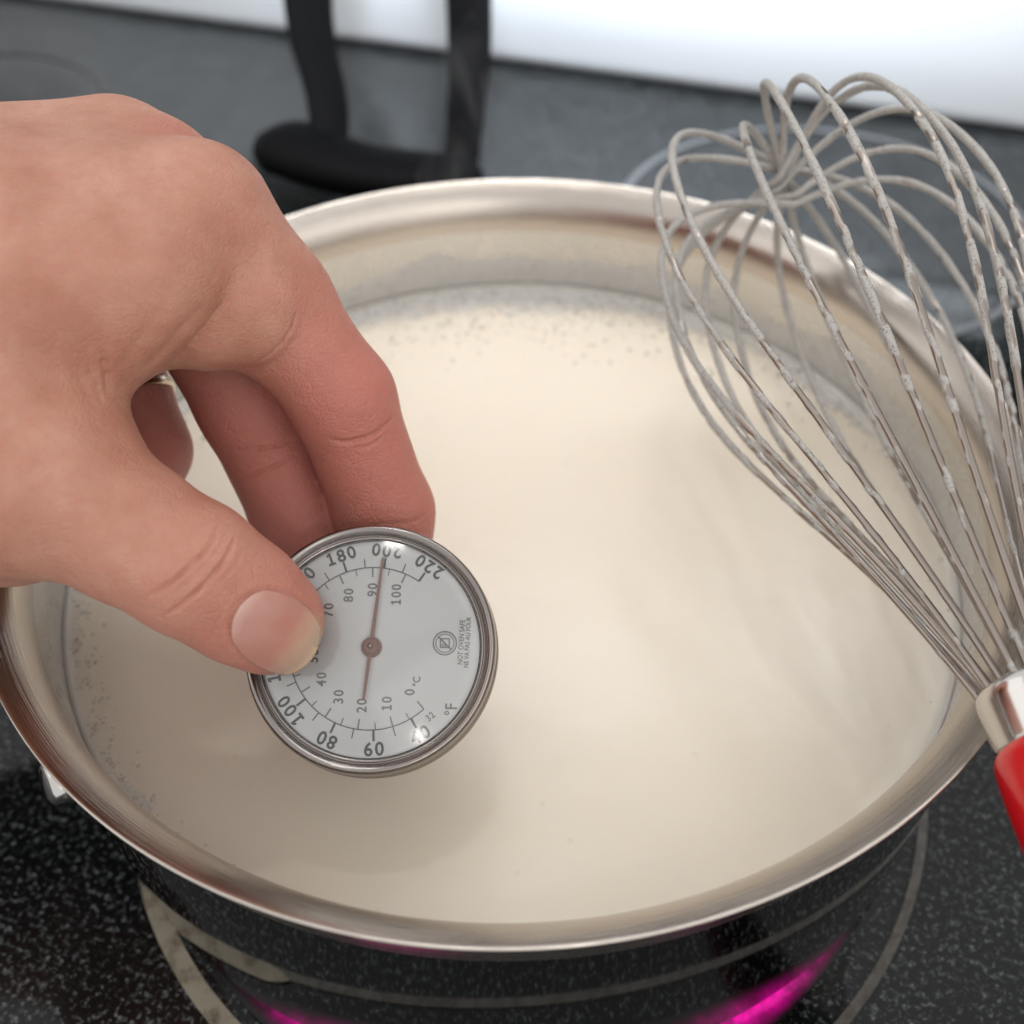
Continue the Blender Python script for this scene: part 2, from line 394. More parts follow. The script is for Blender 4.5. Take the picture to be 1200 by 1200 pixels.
# case: flange + side wall + rolled front rim
lathe('case', rounded([(0.0, -0.0095), (0.0195, -0.0095), (0.0217, -0.0090), (0.0229, -0.0076), (0.0231, -0.0060), (0.0226, -0.0052), (0.0220, -0.0046), (0.0217, -0.0012)], 3, .0006), 128, M_bezel, thermo)
lathe('bezel', rounded([(0.0217, -0.0034), (0.0225, -0.0028), (0.0227, -0.0010), (0.0224, 0.0004), (0.0218, 0.0009), (0.0212, 0.0006), (0.0208, 0.0), (0.0205, -0.0005), (0.0202, -0.0001), (0.0198, -0.0003), (0.0196, -0.0016)], 3, .0003), 160, M_bezel, thermo)
def mat_dial():
    t = NT('dial_white'); co = t.obj()
    n = t.noise(co, 160, 3)
    return t.surf(t.bsdf(color=t.mix(n, (0.88, 0.87, 0.85, 1), (0.91, 0.90, 0.88, 1)), rough=.35, spec=.4))
lathe('dial_face', [(0.0, -0.0012), (0.010, -0.0012), (0.0196, -0.0012)], 96, mat_dial(), thermo)
def mat_lens():
    t = NT('clear_lens')
    fr = t.n('ShaderNodeFresnel', {'IOR': 1.5}).outputs[0]
    sc = t.noise(t.obj(), 130, 4, .6)
    tr = t.n('ShaderNodeBsdfTransparent', {'Color': (0.97, 0.975, 0.98, 1)}).outputs[0]
    gl = t.n('ShaderNodeBsdfGlossy', {'Color': (1, 1, 1, 1), 'Roughness': t.math('ADD', .07, t.math('MULTIPLY', sc, .12))}).outputs[0]
    m = t.n('ShaderNodeMixShader', {0: t.math('MULTIPLY', fr, 1.9, True), 1: tr, 2: gl}).outputs[0]
    return t.surf(m)
Rs = 0.072
dome_p = [(r, 0.0026 - (Rs-math.sqrt(Rs*Rs-r*r))) for r in np.linspace(0, 0.0196, 24)]
lathe('lens', dome_p, 128, mat_lens(), thermo)
lathe('stem', rounded([(0.0, -0.075), (0.0012, -0.0735), (0.0019, -0.071), (0.0019, -0.014), (0.0042, -0.0135), (0.0046, -0.0125), (0.0046, -0.0086)], 3, .0004), 32, M_bezel, thermo)
# print
M_ink = mat_plain('black_print', (0.045, 0.045, 0.047), .5)
M_ink2 = mat_plain('grey_print', (0.20, 0.195, 0.19), .5)
inkz = -0.00105
def ang(deg):                                                   # clockwise from picture-up on the dial
    a = R(deg); return np.array([math.sin(a), math.cos(a)])
def fdeg(F): return 34.3-(220-F)*27.2/20
def cdeg(c): return fdeg(c*1.8+32)
def text_mesh(txt, size, xs=0.82, bold=0.0):
    if not txt.isdigit(): return glyphs(txt, size, xs, bold)
    V, F = [], []; adv = size*.60*xs
    for i, ch in enumerate(txt):
        x0 = (i-(len(txt)-1)/2)*adv
        if ch == '1':
            w, hh = size*.10+bold*1.6, size*.36
            parts = [((-w/2, -hh), (w/2, hh)), ((-size*.20*xs, -hh), (-w/2, -hh+w)), ((w/2, -hh), (size*.20*xs, -hh+w))]
            v = []; f = []
            for (xa, ya), (xb, yb) in parts:
                k = len(v); v += [(xa, ya), (xb, ya), (xb, yb), (xa, yb)]; f.append((k, k+1, k+2, k+3))
            k = len(v); v += [(-w/2, hh), (-w/2, hh-w*1.25), (-size*.19*xs, hh-size*.17-w*.4), (-size*.19*xs, hh-size*.17+w*.5)]; f.append((k, k+3, k+2, k+1))
            v = [np.array(q) for q in v]
        else: v, f = glyphs(ch, size, xs, bold)
        b = len(V); V += [q+np.array((x0, 0)) for q in v]; F += [tuple(b+i_ for i_ in q) for q in f]
    return V, F
def glyphs(txt, size, xs=0.82, bold=0.0):
    cu = bpy.data.curves.new('t', 'FONT'); cu.body = txt; cu.size = size; cu.align_x = 'CENTER'; cu.align_y = 'CENTER'; cu.offset = bold; cu.resolution_u = 3
    o = bpy.data.objects.new('t', cu); COL.objects.link(o)
    bpy.context.view_layer.update()
    dg = bpy.context.evaluated_depsgraph_get(); me = o.evaluated_get(dg).to_mesh()
    V = [np.array((v.co.x*xs, v.co.y)) for v in me.vertices]; F = [tuple(p.vertices) for p in me.polygons]
    o.evaluated_get(dg).to_mesh_clear(); bpy.data.objects.remove(o); bpy.data.curves.remove(cu)
    if V:
        c = (np.min(V, 0)+np.max(V, 0))/2; V = [v-c for v in V]
    return V, F
class Print:
    def __init__(s): s.V = []; s.F = []; s.k = 0
    def add(s, V, F, pos, upv):
        upv = np.array(upv)/np.linalg.norm(upv); rx = np.array([upv[1], -upv[0]]); b = len(s.V)
        for v in V:
            p = pos+rx*v[0]+upv*v[1]; s.V.append((p[0], p[1], inkz))
        s.F += [tuple(b+i for i in f) for f in F]
    def bar(s, a, b, w):
        s.k += 1; z = inkz+.000012*(s.k % 5)
        d = (b-a)/np.linalg.norm(b-a); n = np.array([-d[1], d[0]])*w/2; i = len(s.V)
        s.V += [(*q, z) for q in (a-n, b-n, b+n, a+n)]; s.F.append((i, i+1, i+2, i+3))
    def arc(s, c, r, a0, a1, w, n=80):
        i = len(s.V); s.k += 1; z = inkz+.000012*(s.k % 5)
        for k in range(n+1):
            u = ang(a0+(a1-a0)*k/n); s.V += [(*(c+u*(r-w/2)), z), (*(c+u*(r+w/2)), z)]
        s.F += [(i+2*k, i+2*k+1, i+2*k+3, i+2*k+2) for k in range(n)]
    def build(s, name, mat): return mesh(name, s.V, s.F, mat, thermo, False)
O2 = np.zeros(2)
pf_ = Print()
pf_.arc(O2, .685*RD, fdeg(32), 34.3, .00016)
for F_ in range(40, 221, 10):
    u = ang(fdeg(F_)); big = F_ % 20 == 0
    pf_.bar(u*.685*RD, u*(.775 if big else .765)*RD, .00036 if big else .00017)
for F_ in range(40, 221, 20):
    u = ang(fdeg(F_)); V_, F2 = text_mesh(str(F_), .0033, 1.0, .00006)
    pf_.add(V_, F2, u*.838*RD, u if 80 <= F_ <= 180 else -u)
pf_.build('fahrenheit_print', M_ink)
pc = Print()
for c_ in range(0, 101, 5):
    u = ang(cdeg(c_)); big = c_ % 10 == 0
    pc.bar(u*.685*RD, u*(.60 if big else .625)*RD, .00024 if big else .00016)
left = np.array([-1.0, 0.0])
for c_ in range(0, 101, 10):
    u = ang(cdeg(c_)); V_, F2 = text_mesh(str(c_), .0025, .92, .00003)
    pc.add(V_, F2, u*(.49 if c_ else .50)*RD, left)
for txt, p, sz in (('\u00b0C', (.385, -.285), .0019), ('\u00b0F', (.675, -.515), .0030)):
    V_, F2 = text_mesh(txt, sz, .86, .00003); pc.add(V_, F2, np.array(p)*RD, left)
V_, F2 = text_mesh('32', .0017, .85, .00002); pc.add(V_, F2, ang(fdeg(32))*.765*RD, -ang(fdeg(32)))
pc.build('celsius_print', M_ink2)
pw = Print()
sc_ = np.array([.618, .035])*RD
pw.arc(sc_, .0021, 0, 360, .00022); pw.arc(sc_, .00165, 0, 360, .00014)
for d_ in (-1, 1):
    pw.bar(sc_+np.array([-.0008, .0008*d_]), sc_+np.array([.0008, .0008*d_]), .00018)
    pw.bar(sc_+np.array([.0008*d_, -.0008]), sc_+np.array([.0008*d_, .0008]), .00018)
for k in range(4): pw.bar(sc_+np.array([-.00075+.0003*k, -.0007]), sc_+np.array([-.00075+.0003*k, -.0001]), .00013)
pw.bar(sc_+np.array([-.0012, .0012]), sc_+np.array([.0012, -.0012]), .00026)
for txt, p, sz in (('NOT OVEN SAFE', (.755, .045), .00135), ('NE VA PAS AU FOUR', (.808, .045), .00125)):
    V_, F2 = text_mesh(txt, sz, .80, .00001); pw.add(V_, F2, np.array(p)*RD, np.array((-1, .05)))
pw.build('warning_print', M_ink2)
# pointer
def mat_pointer():
    t = NT('red_brown_pointer'); return t.surf(t.bsdf(color=(0.33, 0.145, 0.105), rough=.35))
M_ptr = mat_pointer()
pa = ang(5.8); pn = np.array([pa[1], -pa[0]])
hub0 = np.array([.0, -.0])
outl = [hub0+pa*.76*RD+pn*.00021, hub0+pa*.77*RD, hub0+pa*.76*RD-pn*.00021, hub0-pn*.00036, hub0-pa*.44*RD-pn*.00022, hub0-pa*.44*RD+pn*.00022, hub0+pn*.00036]
V = [(*p, -0.0002) for p in outl]+[(*p, 0.00005) for p in outl]; k = len(outl)
ptr = mesh('pointer', V, [tuple(range(k))[::-1], tuple(range(k, 2*k))]+[(i, (i+1) % k, k+(i+1) % k, k+i) for i in range(k)], M_ptr, thermo, False)
hb = lathe('hub', rounded([(0.0019, -0.0011), (0.0016, 0.0003), (0.0010, 0.0006), (0.0005, 0.0006), (0.00042, 0.0010), (0.0, 0.0011)], 3, .0002), 40, M_ptr, ptr)
lathe('pin', [(0.00045, 0.0005), (0.0004, 0.0013), (0.0, 0.0014)], 16, mat_plain('brass_pin', (0.45, .32, .2), .3, 1.0), ptr)

# ------------------------------------------------------------------ whisk
wF, wT = at(1203, 797, 0.172), None
for D in np.linspace(.17, .4, 3000):
    wT = at(921, 217, D)
    if np.linalg.norm(wT-wF) > .137: break
wa = wT-wF; wL = np.linalg.norm(wa); wa /= wL
w1 = np.cross(wa, [0, 0, 1]); w1 /= np.linalg.norm(w1); w2 = np.cross(w1, wa)
WM = frame(wF, w1, w2, wa)
whisk = empty('whisk', WM)
tag(whisk, 'balloon whisk with milk-coated wires and red handle resting on the pan rim', 'whisk')
def bez(p, t):
    p = np.array(p); t = t[:, None]
    return (1-t)**3*p[0]+3*(1-t)**2*t*p[1]+3*(1-t)*t*t*p[2]+t**3*p[3]
def vnoise(shape, gu, gv, rs):
    """smooth value noise, wrapping in v"""
    g = rs.random((gu+1, gv)); u = np.linspace(0, gu-1e-6, shape[0]); v = np.linspace(0, gv, shape[1], endpoint=False)
    iu = u.astype(int); fu = (u-iu)[:, None]; iv = v.astype(int); fv = (v-iv)[None, :]
    fu = fu*fu*(3-2*fu); fv = fv*fv*(3-2*fv)
    a = g[iu][:, iv % gv]; b = g[iu][:, (iv+1) % gv]; c = g[iu+1][:, iv % gv]; d = g[iu+1][:, (iv+1) % gv]
    return (a*(1-fu)+c*fu)*(1-fv)+(b*(1-fu)+d*fu)*fv
def mat_wire():
    t = NT('wire_with_milk_residue'); co = t.obj()
    k = t.n('ShaderNodeAttribute', attribute_name='coat').outputs['Fac']
    n = t.noise(co, 900, 3, .6)
    metal = t.bsdf(color=(0.34, 0.295, 0.265), metal=1.0, rough=.30)
    n9 = t.ramp(t.noise(co, 2300, 2, .6), [(0.56, (0, 0, 0)), (0.64, (.75, .75, .75))])
    milk = t.bsdf(color=t.mix(n9, t.mix(n, (0.33, 0.31, 0.285, 1), (0.52, 0.50, 0.47, 1)), (0.13, 0.105, 0.09, 1)), rough=.5, normal=t.bump(n, .4, .0004))
    f = t.math('MULTIPLY', t.math('SUBTRACT', k, .44), 9.0, True)
    return t.surf(t.n('ShaderNodeMixShader', {0: f, 1: metal, 2: milk}).outputs[0])
M_wirecoat = mat_wire()
NL, sm, Rm, r0w = 10, .74, .0374, .0060
for k in range(NL):
    rs = np.random.default_rng(100+k)
    L = wL*(1+rs.normal(0, .011)+.004*(k % 3)); Rk = Rm*(1+rs.normal(0, .025)); ph = .06+math.pi*k/NL+rs.normal(0, .05); r0 = r0w*(.75+.3*(k % 2))
    t = np.linspace(0, 1, 130)
    A = bez([(-.012, r0*.9), (.30*L, r0+.30*Rk), ((sm-.26)*L, Rk*.97), (sm*L, Rk)], t)
    B = bez([(sm*L, Rk), ((sm+.2)*L, Rk), (L*1.07, Rk*.80), (L+.0011*(k-4.5)*.8, 0)], t)
    h = np.r_[A, B[1:]]
    full = np.r_[h, (h*[1, -1])[::-1][1:]]
    bend = rs.normal(0, .0018, 2)
    P3 = np.c_[full[:, 1]*math.cos(ph), full[:, 1]*math.sin(ph), full[:, 0]]
    wgt = np.clip(full[:, 0]/L, 0, 1)**2
    P3[:, :2] += wgt[:, None]*bend
    d = np.r_[0, np.cumsum(np.linalg.norm(np.diff(P3, axis=0), axis=1))]
    n = 620; s_ = np.linspace(0, d[-1], n)
    P3 = np.c_[[np.interp(s_, d, P3[:, i]) for i in range(3)]].T
    seg = 12
    along = np.clip(P3[:, 2]/L, 0, 1)                            # 0 handle .. 1 tip
    no = .72*vnoise((n, seg), 150, 4, rs)+.28*vnoise((n, seg), 34, 2, rs)
    lump = vnoise((n, seg), 60, 2, rs)
    amount = np.clip((along-.10)/.80, 0, 1)
    coat = np.clip((no-.5)*1.7+.5+(amount-.47)[:, None]*1.05, 0, 1)
    thick = np.clip((coat-.40)*4, 0, 1)*(.00013+.00026*lump*amount[:, None])
    wr_ = tube('wire', P3, .00067+thick, seg, M_wirecoat, whisk, True)
    wr_.data.attributes.new('coat', 'FLOAT', 'POINT').data.foreach_set('value', coat.ravel().astype(np.float32))
lathe('ferrule', rounded([(0.0, -0.0005), (0.0074, -0.0005), (0.0090, -0.0012), (0.0094, -0.003), (0.0096, -0.0112), (0.0091, -0.0119)], 4, .0012), 64, M_bright, whisk)
hd = [(0.0088, -0.0113), (0.0100, -0.0117), (0.0110, -0.015), (0.0117, -0.028), (0.0115, -0.05), (0.0118, -0.075), (0.0108, -0.105), (0.0098, -0.122), (0.0085, -0.130), (0.005, -0.135), (0.0, -0.1362)]
hp = spline([(a, b, 0) for a, b in hd], 60)[:, :2]; hp[:, 0] = np.maximum(hp[:, 0], 0)
lathe('handle', hp.tolist(), 64, mat_plain('red_glossy_plastic', (0.62, 0.006, 0.01), .22, coat=.4), whisk)

# ------------------------------------------------------------------ black utensil behind the pan
ut = empty('cooking_utensil', Matrix.Translation(Vector(atz(440, 200, 0.0))))
tag(ut, 'blurred black kitchen utensil with two upright straps standing behind the pan', 'utensil')
UTI = ut.matrix_world.inverted()
def local(P): return np.array([tuple(UTI @ Vector(p)) for p in P])
hb_ = local([at(300, 176, .435), at(335, 172, .432), at(375, 186, .428), at(430, 200, .425), at(490, 206, .424), at(545, 205, .424), at(565, 200, .424)])
tube('base', spline(hb_, 40), np.interp(np.linspace(0, 1, 40), [0, .05, .18, .4, .7, .95, 1], [.003, .013, .0205, .0200, .0170, .0115, .002]), 24, M_black, ut, True, (1.15, .5))
P_ = [(387, 165, .43), (382, 110, .44), (368, 55, .452), (361, 0, .465), (362, -60, .48), (385, -130, .50), (410, -165, .507), (453, -178, .51), (495, -165, .507),
      (520, -130, .50), (545, -60, .48), (549, 0, .465), (550, 70, .452), (546, 130, .44), (540, 195, .43)]
Q = spline(local([at(*p) for p in P_]), 110)
tube('strap', Q, np.interp(np.linspace(0, 1, 110), [0, .15, .3, .5, .7, .85, 1], [.0082, .0108, .0122, .0122, .0122, .0108, .0082]), 20, M_black, ut, True, (1, .30))

# ------------------------------------------------------------------ hand (one continuous skin surface)
def cone(ax, ay, aD, ar, bx, by, bD, br): return (at(ax, ay, aD), ar*1e-3, at(bx, by, bD), br*1e-3)
PALM = [
    cone(-420, 330, .168, 23, 215, 258, .184, 13.0),             # index side of the back of the hand
    cone(-420, 294, .185, 22, 128, 192, .204, 12.0),             # middle knuckle
    cone(-300, 310, .178, 20, 186, 211, .1955, 11.4),
    cone(-420, 320, .205, 20, 40, 205, .222, 12.0),
    cone(-420, 380, .215, 18, -30, 245, .238, 10.5),
    cone(-260, 480, .168, 25, 98, 354, .179, 15.4),              # muscle between thumb and index
    cone(50, 365, .178, 14.0, 186, 330, .1755, 9.6),             # web skin folding over the index base
    cone(-300, 560, .175, 24, 20, 545, .176, 16.5),              # ball of the thumb
    cone(-200, 560, .195, 22, 22, 607, .188, 11.8),
    cone(-430, 420, .185, 30, -900, 430, .200, 27),              # wrist
    cone(-900, 430, .200, 27, -1600, 470, .225, 33),             # forearm
]
BULGE = [cone(250, 366, .1860, 10.2, 294, 363, .1875, 10.2)]
FINGERS = {
    'index': [(240, 262, .186, 12.8), (318, 352, .1930, 10.5), (401, 466, .2005, 10.0), (450, 600, .2120, 10.0), (462, 690, .2140, 8.0)],
    'middle': [(140, 205, .204, 12.2), (292, 476, .2135, 10.3), (352, 608, .2170, 9.6), (392, 690, .2160, 8.0)],
    'ring': [(60, 225, .222, 11.5), (170, 528, .2185, 9.2), (140, 612, .203, 8.4)],
    'little': [(-20, 260, .238, 10.2), (70, 530, .233, 8.0), (60, 600, .217, 7.4)],
    'thumb': [(20, 548, .176, 16.0), (70, 572, .1735, 13.6), (150, 622, .1735, 11.5), (226, 666, .1745, 11.0), (283, 704, .1795, 10.2), (316, 727, .1822, 9.4)],
}
FOLD = [at(272, 342, .174), at(200, 430, .176), at(350, 362, .181), at(300, 428, .183)]
def sd_cone(P, a, ra, b, rb):
    ba = b-a; l2 = ba@ba; t = np.clip(((P-a)@ba)/l2, 0, 1)
    d = P-a-t[:, None]*ba
    return np.sqrt((d*d).sum(1))-(ra+(rb-ra)*t)
def smin(a, b, k):
    h = np.clip(.5+.5*(b-a)/k, 0, 1); return b+(a-b)*h-k*h*(1-h)
CH = {k: [(at(x, y, D), r*1e-3) for x, y, D, r in v] for k, v in FINGERS.items()}
def chain(P, c, k=.003):
    d = None
    for (a, ra), (b, rb) in zip(c[:-1], c[1:]):
        e = sd_cone(P, a, ra, b, rb); d = e if d is None else smin(d, e, k)
    return d
def sdf(P):
    palm = None
    for a, ra, b, rb in PALM:
        e = sd_cone(P, a, ra, b, rb); palm = e if palm is None else smin(palm, e, .010)
    bul = sd_cone(P, *BULGE[0])
    dc = np.minimum(sd_cone(P, FOLD[0], 0, FOLD[1], 0), sd_cone(P, FOLD[2], 0, FOLD[3], 0))
    q = np.clip((dc-.0035)/.010, 0, 1); kb = .0010+.0090*q*q*(3-2*q)      # sharp along the two folds, smooth elsewhere
    idx = smin(smin(palm, chain(P, CH['index']), .006), bul, kb)
    out = idx
    for f_, k in (('middle', .006), ('ring', .006), ('little', .006), ('thumb', .009)):
        out = np.minimum(out, smin(palm, chain(P, CH[f_]), k))
    th_ = smin(palm, chain(P, CH['thumb']), .009)
    return smin(out, th_, .0012)
def sdf_chunks(P, n=400000): return np.concatenate([sdf(P[i:i+n]) for i in range(0, len(P), n)])
# grid in camera-aligned axes; block-sparse evaluation
hs = .0011
ax3 = np.stack([RT, UP, FW])
pts = np.array([p for c in CH.values() for p, r in c]+[q for a, ra, b, rb in PALM for q in (a, b)])
loc = (pts-CAM)@ax3.T
lo = loc.min(0)-.034; hi = loc.max(0)+.034
lo[0] = max(lo[0], -.36)
nn = np.ceil((hi-lo)/hs).astype(int)+1
gx, gy, gz = [lo[i]+hs*np.arange(nn[i]) for i in range(3)]
cs = 8                                                           # coarse pass
cg = np.stack(np.meshgrid(gx[::cs], gy[::cs], gz[::cs], indexing='ij'), -1).reshape(-1, 3)@ax3+CAM
cv_ = sdf_chunks(cg).reshape(len(gx[::cs]), len(gy[::cs]), len(gz[::cs]))
near = np.repeat(np.repeat(np.repeat(np.abs(cv_) < hs*cs*2.2, cs, 0), cs, 1), cs, 2)[:nn[0], :nn[1], :nn[2]]
sgn = np.repeat(np.repeat(np.repeat(cv_, cs, 0), cs, 1), cs, 2)[:nn[0], :nn[1], :nn[2]]
G = np.where(sgn < 0, -1.0, 1.0)
ii = np.argwhere(near)
G[near] = sdf_chunks(np.stack([gx[ii[:, 0]], gy[ii[:, 1]], gz[ii[:, 2]]], -1)@ax3+CAM)
G[0] = np.abs(G[0])+1e-4
# surface nets
ins_ = G < 0
cells = np.zeros(tuple(nn-1), int); cnt = cells*0.0
acc = np.zeros(tuple(nn-1)+(3,))
c8 = [(i, j, k) for i in (0, 1) for j in (0, 1) for k in (0, 1)]
sl = lambda c, s=None: tuple(slice(c[i], nn[i]-1+c[i]) for i in range(3))
tot = sum(ins_[sl(c)].astype(int) for c in c8); act = (tot > 0) & (tot < 8)
for a_ in c8:
    for b_ in c8:
        if sum(abs(a_[i]-b_[i]) for i in range(3)) == 1 and a_ < b_:
            va, vb = G[sl(a_)], G[sl(b_)]; cr = ((va < 0) != (vb < 0)) & act
            t_ = np.where(cr, va/np.where(cr, va-vb, 1), 0)
            for i in range(3): acc[..., i] += np.where(cr, a_[i]+(b_[i]-a_[i])*t_, 0)
            cnt += cr
idx_ = np.argwhere(act); ids = -np.ones(act.shape, int); ids[act] = np.arange(len(idx_))
loc_v = lo+hs*(idx_+acc[act]/cnt[act][:, None])
HV = loc_v@ax3+CAM
HF = []
for d_ in range(3):
    e1, e2 = [(1, 2), (2, 0), (0, 1)][d_]
    sh = [slice(1, nn[i]-1) for i in range(3)]; sh[d_] = slice(0, nn[d_]-1)
    nx = list(sh); nx[d_] = slice(1, nn[d_])
    A_, B_ = ins_[tuple(sh)], ins_[tuple(nx)]
    for flip, mask in ((False, A_ & ~B_), (True, ~A_ & B_)):
        q = np.argwhere(mask)+np.array([sh[i].start for i in range(3)])
        if not len(q): continue
        o1 = np.zeros(3, int); o1[e1] = 1; o2 = np.zeros(3, int); o2[e2] = 1
        f4 = [ids[tuple((q-w_).T)] for w_ in (o1*0, o1, o1+o2, o2)]
        f4 = np.stack(f4, 1)
        HF.append(f4[:, ::-1] if flip else f4)
HF = np.concatenate(HF)
def project(V, it=2):
    h = 2e-4
    for _ in range(it):
        d = sdf_chunks(V); g = np.stack([sdf_chunks(V+np.eye(3)[i]*h)-d for i in range(3)], 1)/h
        l = np.linalg.norm(g, axis=1); g /= np.maximum(l, .3)[:, None]
        st_ = np.clip(d, -.0008, .0008)[:, None]*g; keep_ = ((V-CAM)@ax3[0] > lo[0]+.004)[:, None]
        V = V-st_*keep_
    return V
HV = project(HV)
hme = bpy.data.meshes.new('hand'); hme.from_pydata(HV.tolist(), [], HF.tolist()); hme.update()
bm = bmesh.new(); bm.from_mesh(hme)
vis = [e_ for e_ in bm.edges if (e_.verts[0].co-Vector(CAM)).dot(Vector(RT)) > -.118]
bmesh.ops.recalc_face_normals(bm, faces=bm.faces)
bmesh.ops.smooth_vert(bm, verts=bm.verts, factor=.5, use_axis_x=True, use_axis_y=True, use_axis_z=True)
bmesh.ops.subdivide_edges(bm, edges=vis, cuts=1, use_grid_fill=True)
bm.to_mesh(hme); bm.free()
HV = np.array([v.co[:] for v in hme.vertices])
bvh = BVHTree.FromPolygons([Vector(v) for v in HV], [tuple(p.vertices) for p in hme.polygons])
def hit(x, y):
    d = Vector(at(x, y, 1.0)-CAM).normalized(); return bvh.ray_cast(Vector(CAM), d)
def on_skin(poly, n=40):
    q = spline([(x, y, 0) for x, y in poly], n); out = []
    for x, y, _ in q:
        h_ = hit(x, y)
        if h_[0] is not None: out.append(np.array(h_[0]))
    return np.array(out)
NAILC, NU, NV = np.array([323., 741.]), np.array([.85, .53]), np.array([-.53, .85])
def nail_px(u, v): return NAILC+NU*u*52+NV*v*45
CREASES = [   # photo path, depth mm, width mm, ridge
    ([(274, 340), (258, 358), (238, 382), (217, 406), (200, 427)], .35, .5, .1),            # fold under the index knuckle
    ([(348, 362), (342, 385), (324, 409), (298, 427)], .5, .45, .1),
    ([(240, 352), (215, 380), (190, 408), (165, 436)], .35, 1.0, .2),                          # folds of the web
    ([(200, 330), (186, 362), (160, 398), (136, 436)], .30, 1.2, .2),
    ([(118, 405), (122, 432), (124, 464)], .45, .7, .2), ([(100, 415), (110, 447), (118, 478)], .3, .7, .2),
    ([(84, 420), (98, 455), (112, 482)], .25, .9, .2),
    ([(258, 612), (246, 638), (222, 664), (192, 688), (168, 702)], .60, .38, .10),             # thumb joint
    ([(277, 628), (264, 655), (242, 682), (215, 706), (190, 724)], .68, .38, .10),
    ([(268, 622), (252, 648), (230, 672), (205, 696)], .16, .4, .1), ([(288, 640), (276, 662), (258, 684)], .14, .4, .1),
    ([(464, 486), (448, 502), (430, 512), (405, 518), (385, 515)], .7, .45, .12),               # index joint
    ([(455, 505), (435, 521), (412, 526)], .25, .4, .1),
    ([(345, 514), (325, 522), (300, 526), (268, 530)], .6, .42, .12), ([(350, 530), (325, 545), (295, 556), (272, 562)], .5, .42, .12),
    ([(500, 604), (480, 612), (455, 614)], .25, .5, .1),
    ([tuple(nail_px(1.05*math.cos(a), 1.08*math.sin(a))) for a in np.linspace(R(95), R(275), 12)], .28, .45, .4),
]
CP = [on_skin(c_[0], 60) for c_ in CREASES]
CP = [c[:-1] if len(c) > 3 and np.linalg.norm(c[-1]-c[-2]) > .004 else c for c in CP]
allp = np.concatenate([c[::2] for c in CP])
bm = bmesh.new(); bm.from_mesh(hme); bm.verts.ensure_lookup_table()
dmin = np.full(len(HV), 1.0)
for c in range(0, len(allp), 40):
    q = allp[c:c+40]; k = np.where(np.all((HV > q.min(0)-.004) & (HV < q.max(0)+.004), axis=1))[0]
    if len(k): dmin[k] = np.minimum(dmin[k], np.linalg.norm(HV[k][:, None]-q[None], axis=2).min(1))
nearv = dmin < .0022
fs = [f for f in bm.faces if any(nearv[v.index] for v in f.verts)]
bmesh.ops.subdivide_edges(bm, edges=list({e for f in fs for e in f.edges}), cuts=1, use_grid_fill=True)
bm.to_mesh(hme); bm.free()
HV = np.array([v.co[:] for v in hme.vertices])
hme.update()
NRM = np.array([v.normal[:] for v in hme.vertices])
disp = np.zeros(len(HV)); SOFT = np.zeros(len(HV))
for P_, (_, depth, width, ridge) in zip(CP, CREASES):
    if len(P_) < 3: continue
    k = np.where(np.all((HV > P_.min(0)-.006) & (HV < P_.max(0)+.006), axis=1))[0]
    dd = np.linalg.norm(HV[k][:, None, :]-P_[None], axis=2); j = dd.argmin(1); dm = dd.min(1)
    t = j/(len(P_)-1); fade = np.clip(np.minimum(t, 1-t)*5, 0.1, 1)*(.8+.2*np.sin(t*23))
    w = width*1e-3; disp[k] += fade*(-depth*1e-3*np.exp(-(dm/w)**2)+ridge*depth*1e-3*np.exp(-((dm-2.4*w)/(1.4*w))**2))
# knuckle hollows and tendons: broad soft relief
def swell(x, y, amp, rad):
    h_ = hit(x, y)
    if h_[0] is None: return
    dm = np.linalg.norm(HV-np.array(h_[0]), axis=1); disp[:] += amp*1e-3*np.exp(-(dm/(rad*1e-3))**2)
for s_ in ((262, 178, .5, 8), (148, 122, .9, 7), (208, 150, -.7, 7), (150, 330, .6, 14), (60, 300, .5, 16), (150, 270, -.4, 9), (300, 300, .4, 8), (60, 480, .4, 10), (205, 470, .2, 6)): swell(*s_)
HV2 = HV+NRM*disp[:, None]
hme.vertices.foreach_set('co', HV2.ravel())
# skin tone: fingers and joints redder, knuckle skin paler, creases redder with their depth
def near_chain(c): return chain(HV2, c, .004)
fing = np.minimum.reduce([near_chain(CH['index'][:]), near_chain(CH['middle']), near_chain(CH['ring'])])
q_ = np.stack([(HV2-CAM)@RT, (HV2-CAM)@UP, (HV2-CAM)@FW], 1)
red = np.clip(1-fing/.004, 0, 1)
tpos = CH['index'][0][0]; red *= np.clip((np.linalg.norm(HV2-tpos, axis=1)-.010)/.028, 0, 1)
tip = CH['thumb'][-1][0]; dt = np.linalg.norm(HV2-tip, axis=1)
red = np.maximum(red, .75*np.clip(1-(dt-.006)/.028, 0, 1)*np.clip(1-near_chain(CH['thumb'])/.004, 0, 1))
red = np.maximum(red, np.clip(-disp/.0008, 0, .9)*.8)
nl = at(*(NAILC+NU*44), .180)
pale = np.clip(1-(np.linalg.norm(HV2-at(365, 770, .1785), axis=1)-.0035)/.005, 0, 1)
hme.attributes.new('redness', 'FLOAT', 'POINT').data.foreach_set('value', red.astype(np.float32))
hme.attributes.new('pale', 'FLOAT', 'POINT').data.foreach_set('value', pale.astype(np.float32))
